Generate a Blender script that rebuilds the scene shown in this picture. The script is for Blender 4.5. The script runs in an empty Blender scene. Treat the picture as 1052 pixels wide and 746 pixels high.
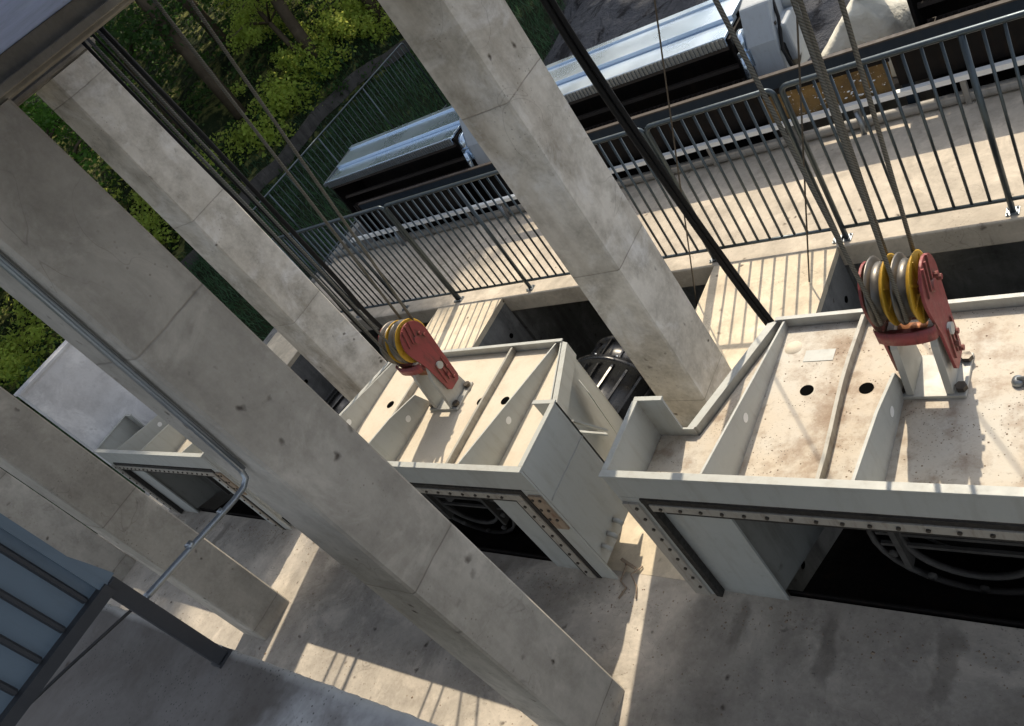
import bpy, bmesh, math, random
from mathutils import Vector, Matrix, noise
random.seed(7)
S = bpy.context.scene
COL = S.collection
R = math.radians

# ------------------------------------------------------------------ mesh builder
class MB:
    def __init__(s):
        s.v = []; s.f = []; s.m = []; s.sm = []
    def add(s, vs, fs, mi=0, smooth=False):
        b = len(s.v); s.v += [tuple(p) for p in vs]
        for f in fs:
            s.f.append([b+i for i in f]); s.m.append(mi); s.sm.append(smooth)
        return s
    def box(s, x0, x1, y0, y1, z0, z1, mi=0):
        v = [(x0,y0,z0),(x1,y0,z0),(x1,y1,z0),(x0,y1,z0),(x0,y0,z1),(x1,y0,z1),(x1,y1,z1),(x0,y1,z1)]
        return s.add(v, [(0,3,2,1),(4,5,6,7),(0,1,5,4),(1,2,6,5),(2,3,7,6),(3,0,4,7)], mi)
    def bar(s, p0, p1, w, h, mi=0, up=(0,0,1)):
        p0 = Vector(p0); p1 = Vector(p1); d = (p1-p0).normalized(); u = Vector(up)
        if abs(d.dot(u)) > .98: u = Vector((0,1,0))
        a = d.cross(u).normalized(); b = a.cross(d).normalized()
        v = []
        for p in (p0, p1):
            for i, j in ((-1,-1),(1,-1),(1,1),(-1,1)):
                v.append(p + a*(i*w/2) + b*(j*h/2))
        return s.add(v, [(0,1,2,3),(7,6,5,4),(0,4,5,1),(1,5,6,2),(2,6,7,3),(3,7,4,0)], mi)
    def prism(s, poly, axis, a0, a1, mi=0):
        # poly: 2D points in the two other axes (order x,y,z skipping axis)
        n = len(poly); v = []
        for a in (a0, a1):
            for p in poly:
                q = list(p); q.insert('xyz'.index(axis), a); v.append(q)
        fs = [tuple(range(n))[::-1], tuple(range(n, 2*n))]
        for i in range(n):
            j = (i+1) % n; fs.append((i, j, n+j, n+i))
        return s.add(v, fs, mi)
    def tube(s, path, r, n=8, mi=0, caps=True, radii=None):
        path = [Vector(p) for p in path]; b = len(s.v); k = len(path)
        t = (path[1]-path[0]).normalized()
        u = Vector((0,0,1)) if abs(t.z) < .9 else Vector((1,0,0))
        a = t.cross(u).normalized()
        vs = []
        for i, p in enumerate(path):
            if i == 0: t = (path[1]-path[0])
            elif i == k-1: t = (path[-1]-path[-2])
            else: t = (path[i+1]-path[i]).normalized() + (path[i]-path[i-1]).normalized()
            t.normalize(); a = (a - t*a.dot(t)).normalized(); c = t.cross(a)
            rr = radii[i] if radii else r
            for q in range(n):
                th = 2*math.pi*q/n; vs.append(p + a*(rr*math.cos(th)) + c*(rr*math.sin(th)))
        fs = []
        for i in range(k-1):
            for q in range(n):
                w = (q+1) % n; fs.append((i*n+q, i*n+w, (i+1)*n+w, (i+1)*n+q))
        s.add(vs, fs, mi, True)
        if caps:
            s.f.append([b+q for q in range(n)][::-1]); s.m.append(mi); s.sm.append(False)
            s.f.append([b+(k-1)*n+q for q in range(n)]); s.m.append(mi); s.sm.append(False)
        return s
    def cyl(s, p0, p1, r, n=16, mi=0): return s.tube([p0, p1], r, n, mi)
    def lathe(s, prof, c, axis='z', n=28, mi=0, close=False, smooth=True):
        # prof: (radius, along) pairs
        vs = []; fs = []; k = len(prof)
        for i in range(n):
            th = 2*math.pi*i/n; ct, st = math.cos(th), math.sin(th)
            for r, h in prof:
                if axis == 'z': p = (c[0]+r*ct, c[1]+r*st, c[2]+h)
                elif axis == 'x': p = (c[0]+h, c[1]+r*ct, c[2]+r*st)
                else: p = (c[0]+r*st, c[1]+h, c[2]+r*ct)
                vs.append(p)
        for i in range(n):
            j = (i+1) % n
            for q in range(k-1 if not close else k):
                w = (q+1) % k; fs.append((i*k+q, j*k+q, j*k+w, i*k+w))
        return s.add(vs, fs, mi, smooth)
    def build(s, name, mats, parent=None, loc=(0,0,0), rot=(0,0,0), bevel=0, world=False, fixn=True):
        """world=True: vertices are given in world space, the origin is moved to loc"""
        me = bpy.data.meshes.new(name)
        vs = s.v
        if world: vs = [(x-loc[0], y-loc[1], z-loc[2]) for x, y, z in vs]
        me.from_pydata(vs, [], s.f)
        if not isinstance(mats, (list, tuple)): mats = [mats]
        for m in mats: me.materials.append(m)
        me.polygons.foreach_set('material_index', s.m); me.polygons.foreach_set('use_smooth', s.sm)
        if fixn:
            bm = bmesh.new(); bm.from_mesh(me); bmesh.ops.recalc_face_normals(bm, faces=bm.faces); bm.to_mesh(me); bm.free()
        me.update()
        o = bpy.data.objects.new(name, me); COL.objects.link(o)
        if parent:
            o.parent = parent
            if world:
                pl = parent.location; o.location = (loc[0]-pl.x, loc[1]-pl.y, loc[2]-pl.z)
            else: o.location = loc
        else: o.location = loc
        o.rotation_euler = rot
        if bevel:
            b = o.modifiers.new('bevel', 'BEVEL'); b.width = bevel; b.segments = 2; b.limit_method = 'ANGLE'; b.angle_limit = R(50)
        return o

def tag(o, label=None, cat=None, group=None, kind=None):
    if label: o['label'] = label
    if cat: o['category'] = cat
    if group: o['group'] = group
    if kind: o['kind'] = kind
    return o
def empty(name, loc, label=None, cat=None, group=None, rz=0):
    o = bpy.data.objects.new(name, None); COL.objects.link(o); o.location = loc; o.rotation_euler = (0,0,rz)
    o.empty_display_size = .2
    return tag(o, label, cat, group)
def kids(o): return [c for c in bpy.data.objects if c.parent == o]
def copy_tree(o, parent=None):
    c = o.copy(); COL.objects.link(c); c.parent = parent
    for k in kids(o): copy_tree(k, c)
    return c
def struct(o): o['kind'] = 'structure'; return o

# ------------------------------------------------------------------ materials
class NT:
    def __init__(s, name):
        s.mat = bpy.data.materials.new(name); s.mat.use_nodes = True; s.t = s.mat.node_tree
        s.b = s.t.nodes['Principled BSDF']; s.out = s.t.nodes['Material Output']
        s.tc = s.n('ShaderNodeTexCoord'); s.oi = s.n('ShaderNodeObjectInfo')
        a = s.n('ShaderNodeVectorMath'); a.operation = 'MULTIPLY_ADD'
        s.l(s.oi.outputs['Random'], a.inputs[0]); a.inputs[1].default_value = (37, 53, 71); s.l(s.tc.outputs['Object'], a.inputs[2])
        s.co = a.outputs[0]
    def n(s, t): return s.t.nodes.new(t)
    def l(s, a, b): s.t.links.new(a, b)
    def scale(s, v, co=None):
        m = s.n('ShaderNodeVectorMath'); m.operation = 'MULTIPLY'; s.l(co or s.co, m.inputs[0]); m.inputs[1].default_value = v
        return m.outputs[0]
    def noise(s, sc, det=5, rough=.55, co=None, dist=0):
        q = s.n('ShaderNodeTexNoise'); s.l(co or s.co, q.inputs['Vector']); q.inputs['Scale'].default_value = sc
        q.inputs['Detail'].default_value = det; q.inputs['Roughness'].default_value = rough; q.inputs['Distortion'].default_value = dist
        return q.outputs['Fac']
    def vor(s, sc, co=None, feat='F1'):
        q = s.n('ShaderNodeTexVoronoi'); q.feature = feat; s.l(co or s.co, q.inputs['Vector']); q.inputs['Scale'].default_value = sc
        return q.outputs['Distance']
    def ramp(s, f, a, b, lo=0., hi=1.):
        m = s.n('ShaderNodeMapRange'); s.l(f, m.inputs[0]); m.inputs[1].default_value = a; m.inputs[2].default_value = b
        m.inputs[3].default_value = lo; m.inputs[4].default_value = hi; return m.outputs[0]
    def n1d(s, sc):
        # coordinates warped by noise, for ragged blotches
        q = s.n('ShaderNodeTexNoise'); s.l(s.co, q.inputs['Vector']); q.inputs['Scale'].default_value = sc*4; q.inputs['Detail'].default_value = 3
        m = s.n('ShaderNodeVectorMath'); m.operation = 'MULTIPLY_ADD'; s.l(q.outputs['Color'], m.inputs[0]); m.inputs[1].default_value = (.09,.09,.09); s.l(s.co, m.inputs[2])
        return m.outputs[0]
    def math(s, op, a, b=0.):
        m = s.n('ShaderNodeMath'); m.operation = op
        for i, x in enumerate((a, b)):
            if isinstance(x, (int, float)): m.inputs[i].default_value = x
            else: s.l(x, m.inputs[i])
        return m.outputs[0]
    def mix(s, f, a, b, mode='MIX'):
        m = s.n('ShaderNodeMix'); m.data_type = 'RGBA'; m.blend_type = mode
        for i, x in ((0, f), (6, a), (7, b)):
            if isinstance(x, (int, float)): m.inputs[i].default_value = x
            elif isinstance(x, tuple): m.inputs[i].default_value = (*x, 1)
            else: s.l(x, m.inputs[i])
        return m.outputs[2]
    def xyz(s, co=None):
        q = s.n('ShaderNodeSeparateXYZ'); s.l(co or s.tc.outputs['Object'], q.inputs[0]); return q.outputs
    def bump(s, h, strength=.3, dist=.01, prev=None):
        b = s.n('ShaderNodeBump'); s.l(h, b.inputs['Height']); b.inputs['Strength'].default_value = strength; b.inputs['Distance'].default_value = dist
        if prev is not None: s.l(prev, b.inputs['Normal'])
        return b.outputs[0]
    def done(s, col, rough=.8, metal=0., nrm=None, spec=None):
        for v, k in ((col, 'Base Color'), (rough, 'Roughness'), (metal, 'Metallic')):
            if isinstance(v, tuple): s.b.inputs[k].default_value = (*v, 1)
            elif isinstance(v, (int, float)): s.b.inputs[k].default_value = v
            else: s.l(v, s.b.inputs[k])
        if nrm is not None: s.l(nrm, s.b.inputs['Normal'])
        if spec is not None: s.b.inputs['Specular IOR Level'].default_value = spec
        return s.mat

def concrete(name, c1, c2, stain=(.12,.1,.08), stain_amt=.35, pits=.5, joints=None, joint_off=0., streak=(3,3,.4), bumpd=.004, extra=None, mott=.55):
    t = NT(name)
    big = t.noise(.9, 5, .6); mid = t.noise(4.5, 6, .65); fine = t.noise(38, 4, .7)
    st = t.noise(1.4, 5, .6, t.scale(streak))
    c = t.mix(t.ramp(big, .32, .68), c1, c2)
    c = t.mix(t.ramp(mid, .42, .66, 0, mott), c, tuple(x*.62 for x in c1))
    c = t.mix(t.ramp(fine, .3, .7, 0, .28), c, tuple(min(1, x*1.2) for x in c2))
    c = t.mix(t.ramp(st, .5, .78, 0, stain_amt), c, stain)
    # efflorescence: pale cloudy patches
    ef = t.noise(2.3, 7, .7, None, .6)
    c = t.mix(t.ramp(ef, .52, .66, 0, .45), c, tuple(min(1, x*1.45) for x in c2))
    # pits and rust-brown blotches
    pv = t.vor(7., t.n1d(3.)); pn = t.noise(2.7, 3)
    pit = t.math('MULTIPLY', t.ramp(pv, .05, .16, 1, 0), t.ramp(pn, .48, .58))
    c = t.mix(t.math('MULTIPLY', pit, pits), c, (.07,.055,.045))
    pv2 = t.vor(34.); pit2 = t.math('MULTIPLY', t.ramp(pv2, .08, .2, 1, 0), t.ramp(t.noise(2.2, 3), .5, .66))
    c = t.mix(t.math('MULTIPLY', pit2, pits*.7), c, (.12,.1,.085))
    # hairline scrawls
    sc = t.noise(1.7, 2, .5, None, 1.5); cr = t.math('MULTIPLY', t.ramp(t.math('ABSOLUTE', t.math('SUBTRACT', sc, .5)), .0, .004, 1, 0), t.ramp(t.noise(1.1, 2), .52, .6))
    c = t.mix(t.math('MULTIPLY', cr, .35), c, (.1,.085,.07))
    h = t.math('ADD', t.math('MULTIPLY', fine, .4), t.math('MULTIPLY', mid, .8))
    h = t.math('SUBTRACT', h, t.math('MULTIPLY', pit, .8))
    if joints:
        x = t.xyz(); z = t.math('ADD', x[2], joint_off)
        wob = t.math('MULTIPLY', t.noise(5, 2), .015)
        fz = t.math('FRACT', t.math('DIVIDE', t.math('ADD', z, wob), joints))
        d = t.math('ABSOLUTE', t.math('SUBTRACT', fz, .5))
        jl = t.ramp(d, 0, .006/joints, 1, 0)
        c = t.mix(t.math('MULTIPLY', jl, t.ramp(t.noise(4, 3), .35, .65, .25, .75)), c, (.1,.085,.07))
        # tone step at each lift
        fl = t.math('FLOOR', t.math('ADD', t.math('DIVIDE', t.math('ADD', z, wob), joints), .5))
        tn = t.n('ShaderNodeTexWhiteNoise'); tn.noise_dimensions = '1D'; t.l(fl, tn.inputs['W'])
        c = t.mix(t.ramp(tn.outputs[0], 0, 1, 0, .22), c, tuple(x*.6 for x in c1))
        jb = t.ramp(d, 0, .05/joints, .5, 0)
        c = t.mix(t.math('MULTIPLY', jb, t.ramp(t.noise(6, 3), .4, .7)), c, tuple(x*.62 for x in c1))
        h = t.math('SUBTRACT', h, t.math('MULTIPLY', jl, 1.2))
    if extra: c = extra(t, c)
    return t.done(c, t.ramp(mid, .2, .8, .8, .95), 0, t.bump(h, .55, bumpd), .25)

def paint(name, col, dirt=(.16,.12,.08), amt=.35, rough=.5, metal=0., streak=(5,5,.8), sc=1., spec=None, ao=0.):
    t = NT(name)
    a = t.noise(2.2*sc, 6, .65); b = t.noise(14*sc, 5, .7); d = t.noise(3.5*sc, 5, .65, t.scale(streak))
    c = t.mix(t.ramp(a, .3, .7, 0, .35), col, tuple(x*.78 for x in col))
    c = t.mix(t.ramp(d, .5, .75, 0, amt), c, dirt)
    c = t.mix(t.math('MULTIPLY', t.ramp(b, .62, .75), amt), c, dirt)
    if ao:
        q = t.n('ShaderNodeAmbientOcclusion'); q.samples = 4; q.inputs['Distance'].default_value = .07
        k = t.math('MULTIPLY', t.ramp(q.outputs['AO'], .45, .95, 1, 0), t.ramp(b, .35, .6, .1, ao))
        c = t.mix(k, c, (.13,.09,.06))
    return t.done(c, t.ramp(b, .3, .7, rough-.1, min(1, rough+.15)), metal, t.bump(b, .15, .003), spec)

def metalm(name, col, rough=.4, metal=1., var=.3, sc=1., spec=None):
    t = NT(name); a = t.noise(6*sc, 5, .6); b = t.noise(40*sc, 3)
    c = t.mix(t.ramp(a, .3, .7, 0, var), col, tuple(x*.45 for x in col))
    return t.done(c, t.ramp(b, .3, .7, rough*.8, min(1, rough*1.3)), metal, t.bump(b, .08, .002), spec)

M = {}
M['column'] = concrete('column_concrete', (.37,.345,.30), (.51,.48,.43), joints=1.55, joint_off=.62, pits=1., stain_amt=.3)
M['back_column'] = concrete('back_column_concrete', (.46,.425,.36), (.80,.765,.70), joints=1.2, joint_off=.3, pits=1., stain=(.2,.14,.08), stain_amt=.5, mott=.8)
M['beam'] = concrete('beam_concrete', (.2,.185,.16), (.3,.28,.24))
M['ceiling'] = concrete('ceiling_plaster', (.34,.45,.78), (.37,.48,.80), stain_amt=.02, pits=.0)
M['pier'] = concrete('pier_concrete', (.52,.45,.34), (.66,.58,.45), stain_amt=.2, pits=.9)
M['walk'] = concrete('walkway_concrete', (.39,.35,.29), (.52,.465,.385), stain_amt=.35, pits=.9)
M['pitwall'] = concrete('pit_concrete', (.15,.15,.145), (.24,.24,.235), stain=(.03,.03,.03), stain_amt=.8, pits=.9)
M['platform'] = concrete('platform_concrete', (.33,.335,.335), (.47,.475,.475), stain=(.07,.055,.045), stain_amt=.8, pits=1.)
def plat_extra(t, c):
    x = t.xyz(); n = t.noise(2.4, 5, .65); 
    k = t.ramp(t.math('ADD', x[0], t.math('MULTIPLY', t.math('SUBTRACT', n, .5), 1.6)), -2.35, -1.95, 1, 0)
    c = t.mix(t.math('MULTIPLY', k, .78), c, (.075,.062,.05))  # shade over the platform's left part, painted into the colour
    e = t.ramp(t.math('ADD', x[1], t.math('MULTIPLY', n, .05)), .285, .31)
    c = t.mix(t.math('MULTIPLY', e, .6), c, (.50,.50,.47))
    return t.mix(t.math('MULTIPLY', t.ramp(t.vor(60), .12, .25, 1, 0), t.ramp(t.noise(5, 3), .45, .6)), c, (.07,.07,.065))
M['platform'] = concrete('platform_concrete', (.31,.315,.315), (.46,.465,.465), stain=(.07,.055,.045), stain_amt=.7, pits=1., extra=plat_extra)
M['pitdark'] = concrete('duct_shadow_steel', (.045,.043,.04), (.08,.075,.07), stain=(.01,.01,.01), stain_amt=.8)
M['endwall'] = concrete('white_wall', (.60,.60,.62), (.68,.68,.70), stain=(.3,.27,.25), stain_amt=.12, pits=.2)

def floor_extra(t, c):
    x = t.xyz()
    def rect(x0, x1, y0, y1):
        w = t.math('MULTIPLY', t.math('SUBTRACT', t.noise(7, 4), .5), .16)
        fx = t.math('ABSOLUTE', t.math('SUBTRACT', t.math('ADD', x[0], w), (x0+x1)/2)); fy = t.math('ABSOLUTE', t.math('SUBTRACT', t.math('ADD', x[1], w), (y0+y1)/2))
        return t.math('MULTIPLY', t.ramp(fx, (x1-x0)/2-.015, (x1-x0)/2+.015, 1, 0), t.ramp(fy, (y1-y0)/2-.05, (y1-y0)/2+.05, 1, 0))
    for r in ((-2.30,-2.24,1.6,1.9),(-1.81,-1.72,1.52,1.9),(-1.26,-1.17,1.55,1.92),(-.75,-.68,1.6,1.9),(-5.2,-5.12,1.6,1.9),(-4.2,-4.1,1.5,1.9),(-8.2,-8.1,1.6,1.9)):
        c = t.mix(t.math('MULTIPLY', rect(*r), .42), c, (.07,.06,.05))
    # dark damp patches in front of the gates
    wet = t.ramp(t.noise(1.0, 6, .65, None, .4), .47, .6, 0, 1)
    gate = t.ramp(x[1], .6, 1.3, 0, 1)
    c = t.mix(t.math('MULTIPLY', t.math('MULTIPLY', wet, gate), .36), c, (.10,.085,.07))
    c = t.mix(t.math('MULTIPLY', t.ramp(t.noise(55, 3), .66, .72), .5), c, (.08,.06,.045))
    return c
M['floor'] = concrete('floor_concrete', (.34,.315,.28), (.56,.51,.44), stain=(.14,.11,.09), stain_amt=.4, pits=.9, streak=(1,1,1), extra=floor_extra)

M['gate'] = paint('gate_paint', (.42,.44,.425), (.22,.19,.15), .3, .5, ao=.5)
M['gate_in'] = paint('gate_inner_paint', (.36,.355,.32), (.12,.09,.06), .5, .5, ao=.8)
M['duct'] = paint('duct_paint', (.22,.225,.21), (.06,.05,.04), .6, .6, sc=.6)
M['rusty'] = paint('rusty_strip', (.30,.24,.18), (.14,.06,.03), .9, .8, sc=3)
M['rubber'] = metalm('black_rubber', (.02,.018,.016), .7, 0)
M['strip'] = paint('seal_strip_steel', (.36,.34,.30), (.12,.08,.05), .6, .5, sc=2)
M['bolt'] = metalm('bolt_steel', (.10,.09,.08), .5, .8)
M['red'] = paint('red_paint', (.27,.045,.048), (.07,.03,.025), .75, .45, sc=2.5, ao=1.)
M['yellow'] = paint('yellow_paint', (.52,.30,.02), (.10,.06,.02), .5, .5, sc=3)
M['groove'] = metalm('worn_sheave_steel', (.17,.16,.145), .42, .8)
M['lug'] = paint('lug_paint', (.42,.42,.39), (.25,.2,.15), .3, .45)
M['pin'] = metalm('bronze_pin', (.30,.13,.06), .5, .5)
M['galv'] = metalm('galvanised_steel', (.30,.33,.36), .42, .85)
M['rail'] = metalm('railing_steel', (.075,.095,.11), .35, .7)
M['conduit'] = metalm('conduit_steel', (.38,.42,.46), .35, .9)
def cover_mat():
    t = NT('sky_tinted_aluminium'); a = t.noise(1.3, 3, .5)
    return t.done(t.mix(t.ramp(a, .3, .7), (.50,.62,.76), (.60,.71,.84)), t.ramp(a, .3, .7, .22, .34), .85)  # blue of the reflected sky is mixed into the metal colour
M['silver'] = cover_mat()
M['navy'] = paint('navy_paint', (.010,.020,.034), (.03,.035,.04), .3, .6, spec=.2)
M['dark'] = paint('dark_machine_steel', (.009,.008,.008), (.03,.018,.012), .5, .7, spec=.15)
M['darkbar'] = paint('machine_bar_steel', (.05,.042,.038), (.03,.018,.013), .5, .6, spec=.3)
M['white'] = paint('white_pipe_paint', (.84,.86,.86), (.5,.45,.38), .15, .4)
M['grey_house'] = paint('drive_housing_paint', (.34,.38,.42), (.15,.13,.11), .25, .4)
M['black'] = metalm('black_cable', (.008,.008,.009), .45, 0, spec=.2)
M['void'] = metalm('hole_darkness', (.004,.004,.004), 1, 0, spec=0.)
M['pump'] = metalm('black_pump_paint', (.012,.012,.013), .3, 0., sc=1)
M['steelpanel'] = paint('blue_grey_steel', (.12,.165,.21), (.06,.07,.08), .35, .42)
M['charcoal'] = paint('charcoal_steel', (.03,.032,.037), (.05,.05,.05), .3, .5)
M['kerb'] = paint('kerb_pipe_paint', (.27,.26,.24), (.1,.08,.06), .4, .5)

def rope_mat():
    t = NT('wire_rope'); w = t.n('ShaderNodeTexWave'); w.wave_type = 'BANDS'; w.bands_direction = 'DIAGONAL'
    t.l(t.co, w.inputs['Vector']); w.inputs['Scale'].default_value = 42
    c = t.mix(w.outputs['Fac'], (.085,.083,.075), (.19,.185,.165))
    return t.done(c, .5, .6, t.bump(w.outputs['Fac'], .5, .002))
M['rope'] = rope_mat()

def tray_mat(name, dust, paintc, rust, amt):
    t = NT(name)
    a = t.noise(1.6, 6, .65); b = t.noise(6, 6, .7); f = t.noise(45, 4, .7)
    c = t.mix(t.ramp(a, .3, .7), dust, paintc)
    c = t.mix(t.ramp(b, .46, .66, 0, amt), c, rust)
    c = t.mix(t.ramp(f, .6, .7, 0, .6*amt+.1), c, tuple(x*.5 for x in dust))
    x = t.xyz()
    # dirt washes toward the plate borders (every rib) and the front
    edge = t.ramp(t.math('ABSOLUTE', t.math('SUBTRACT', t.math('ABSOLUTE', x[0]), .46)), .0, .16, 1, 0)
    c = t.mix(t.math('MULTIPLY', t.math('MULTIPLY', edge, t.ramp(b, .35, .6)), amt*1.1), c, rust)
    sp = t.math('MULTIPLY', t.ramp(t.vor(60), .1, .22, 1, 0), t.ramp(t.noise(4, 3), .45, .6))
    c = t.mix(t.math('MULTIPLY', sp, min(1, amt*1.4)), c, (.06,.045,.035))
    return t.done(c, .7, 0, t.bump(f, .35, .003), .3)
M['tray_dirty'] = tray_mat('tray_dusty', (.50,.42,.32), (.51,.50,.46), (.22,.15,.10), .68)
M['tray_clean'] = tray_mat('tray_clean', (.56,.50,.40), (.60,.55,.46), (.42,.33,.24), .25)

def leaf_mat(name, c1, c2, tr):
    t = NT(name)
    n = t.n('ShaderNodeNewGeometry')
    a = t.noise(1.1, 3); r = t.ramp(n.outputs['Random Per Island'], 0, 1)
    f = t.math('MULTIPLY', t.math('ADD', r, t.ramp(a, .3, .7)), .5)
    c = t.mix(f, c1, c2)
    t.l(c, t.b.inputs['Base Color']); t.b.inputs['Roughness'].default_value = .6; t.b.inputs['Specular IOR Level'].default_value = .25
    trn = t.n('ShaderNodeBsdfTranslucent'); t.l(t.mix(.5, c, tuple(min(1, x*3.) for x in c2)), trn.inputs[0])
    ms = t.n('ShaderNodeMixShader'); ms.inputs[0].default_value = tr
    t.l(t.b.outputs[0], ms.inputs[1]); t.l(trn.outputs[0], ms.inputs[2]); t.l(ms.outputs[0], t.out.inputs[0])
    return t.mat
M['leaf'] = leaf_mat('tree_leaf', (.016,.045,.010), (.12,.25,.04), .45)
M['leaf_light'] = leaf_mat('light_leaf', (.07,.14,.02), (.40,.52,.09), .5)  # bright tone, sunlit highlights of the foliage put into the colour
M['leaf_dark'] = leaf_mat('dark_leaf', (.008,.022,.007), (.05,.11,.025), .35)
M['grass'] = leaf_mat('grass_blade', (.014,.04,.02), (.045,.095,.045), .3)
M['bark'] = concrete('tree_bark', (.06,.045,.03), (.11,.085,.06), pits=.2)

# ------------------------------------------------------------------ camera
ROT = ((0.728104528003205, 0.42081332601427857, -0.5410914349257714), (-0.05606302410589307, -0.750174291026317, -0.6588592189620366), (-0.6831696228824373, 0.51005360280265, -0.5226132304474358))
cam_d = bpy.data.cameras.new('camera'); cam = bpy.data.objects.new('camera', cam_d); COL.objects.link(cam)
r0, r1, r2 = (Vector(r) for r in ROT)
mw = Matrix((r0, -r1, -r2)).transposed().to_4x4(); cam.matrix_world = mw
cam_d.sensor_fit = 'HORIZONTAL'; cam_d.sensor_width = 36; cam_d.lens = 842.06/1052*36
cam_d.clip_start = .02; cam_d.clip_end = 2000
S.camera = cam

# ------------------------------------------------------------------ light
AZ = math.atan2(.978, -.207)          # direction towards the sun in plan
EL = R(52)
sd = Vector((math.cos(AZ)*math.cos(EL), math.sin(AZ)*math.cos(EL), math.sin(EL)))
sun_d = bpy.data.lights.new('sun', 'SUN'); sun_d.energy = 5.0; sun_d.angle = R(.5); sun_d.color = (1, .86, .66)
sun = bpy.data.objects.new('sun', sun_d); COL.objects.link(sun)
sun.rotation_euler = sd.to_track_quat('Z', 'Y').to_euler(); sun.location = (0, 0, 30)
W = bpy.data.worlds.new('World'); S.world = W; W.use_nodes = True
wt = W.node_tree; sky = wt.nodes.new('ShaderNodeTexSky'); sky.sky_type = 'NISHITA'; sky.sun_disc = False
sky.sun_elevation = EL; sky.sun_rotation = math.pi/2 - AZ
hs = wt.nodes.new('ShaderNodeHueSaturation'); hs.inputs['Saturation'].default_value = .42; hs.inputs['Value'].default_value = 1.55
sky.dust_density = 2.5
wt.links.new(sky.outputs[0], hs.inputs['Color']); wt.links.new(hs.outputs[0], wt.nodes['Background'].inputs[0]); wt.nodes['Background'].inputs[1].default_value = .15
S.view_settings.view_transform = 'Standard'; S.view_settings.look = 'None'; S.view_settings.exposure = 0

Z0 = -4.0            # floor level (camera at the origin)
# ------------------------------------------------------------------ ground
def sm(a, b, x):
    t = max(0, min(1, (x-a)/(b-a))); return t*t*(3-2*t)
def gh(x, y):
    if x > -10.35 and y < 7.9: return -7.0
    n = noise.fractal(Vector((x*.15, y*.15, 0)), 1, 2, 4)
    if x > -9.1 - .35*max(0, y-11) + .5*n and y >= 7.9:
        return -4.35 + .22*noise.fractal(Vector((x*.9, y*.9, 3)), .8, 2, 5) + .25*sm(15, 24, y)
    z = -4.7 + .18*n
    # bank beyond the grass strip
    e = -18.6 + .30*(y-15) if y > 8 else -20.7
    z -= .5*math.exp(-((x-e)/.6)**2)
    d = e - x
    if d > 0: z += min(14, d*.38 + .5*n)
    if y > 22: z += min(12, (y-22)*.5)
    return z
def axis_vals(lo, hi, fine_lo, fine_hi, fine, coarse):
    v = []; x = lo
    while x < hi:
        v.append(x)
        if fine_lo <= x < fine_hi: x += fine
        else: x += coarse if not (fine_lo-20 < x < fine_hi+20) else fine*4
    v.append(hi); return v
xs = axis_vals(-600, 400, -40, 4, .45, 40); ys = axis_vals(-400, 700, 0, 34, .45, 40)
g = MB(); vs = [(x, y, gh(x, y)) for y in ys for x in xs]; nx = len(xs)
fs = [(j*nx+i, j*nx+i+1, (j+1)*nx+i+1, (j+1)*nx+i) for j in range(len(ys)-1) for i in range(nx-1)]
g.add(vs, fs, 0, True)
def ground_mat():
    t = NT('ground_soil'); x = t.xyz(t.tc.outputs['Object']); n1 = t.noise(.8, 6, .65, t.tc.outputs['Object']); n2 = t.noise(7, 5, .7, t.tc.outputs['Object'])
    n3 = t.noise(1.7, 4, .6, t.scale((1.8, .8, 1), t.tc.outputs['Object']), .5)
    c = t.mix(t.ramp(n1, .35, .65), (.010,.018,.009), (.022,.035,.015))
    bank = t.ramp(t.math('ADD', x[0], t.math('MULTIPLY', t.math('SUBTRACT', x[1], 15), -.3)), -18.9, -18.4, 1, 0)
    c = t.mix(t.math('MULTIPLY', bank, t.ramp(n3, .50, .62)), c, (.16,.17,.06))  # pale sun patches on the bank, painted into the ground colour
    c = t.mix(t.ramp(n2, .5, .7, 0, .5), c, (.03,.026,.014))
    mud = t.mix(t.ramp(n1, .3, .7), (.060,.064,.074), (.095,.098,.108))
    mud = t.mix(t.ramp(n3, .53, .63, 0, .9), mud, (.018,.018,.02))
    mud = t.mix(t.ramp(n2, .55, .7, 0, .35), mud, (.16,.16,.17))
    k = t.math('MULTIPLY', t.ramp(t.math('ADD', t.math('ADD', x[0], t.math('MULTIPLY', t.math('SUBTRACT', x[1], 11), .35)), t.math('MULTIPLY', n1, .8)), -9.0, -8.6), t.ramp(x[1], 7.6, 7.8))
    c = t.mix(k, c, mud)
    return t.done(c, .95, 0, t.bump(t.math('ADD', n2, t.math('MULTIPLY', n3, 2)), 1., .12), .08)
struct(g.build('ground', ground_mat(), fixn=False))

# ------------------------------------------------------------------ floor, piers, walkway
struct(MB().box(-11, 4, -4, 1.97, Z0-.35, Z0).build('floor', M['floor'], fixn=True))
# piers (the tops are flush with the floor) - between X ranges
for i, (a, b) in enumerate(((-10.4, -9.40), (-6.93, -5.93), (-3.44, -2.40), (.10, 1.15))):
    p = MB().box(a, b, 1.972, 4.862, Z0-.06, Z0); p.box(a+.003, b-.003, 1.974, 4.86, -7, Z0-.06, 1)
    # form-tie holes on the +X side, as shallow dark plugs
    for yy in (2.6, 3.4, 4.2, 4.65):
        for zz in (-4.35, -4.8, -5.3):
            p.lathe([(0, .003), (.028, .003), (.028, -.01)], (b, yy, zz), 'x', 12, 2)
    struct(p.build('pier', [M['pier'], M['pitwall'], M['void']]))
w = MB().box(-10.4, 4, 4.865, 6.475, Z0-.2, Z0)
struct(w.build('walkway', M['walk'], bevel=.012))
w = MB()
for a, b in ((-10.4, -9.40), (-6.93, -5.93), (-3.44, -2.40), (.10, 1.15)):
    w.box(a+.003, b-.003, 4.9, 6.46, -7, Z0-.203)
struct(w.build('pier_wall', M['pitwall']))
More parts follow.
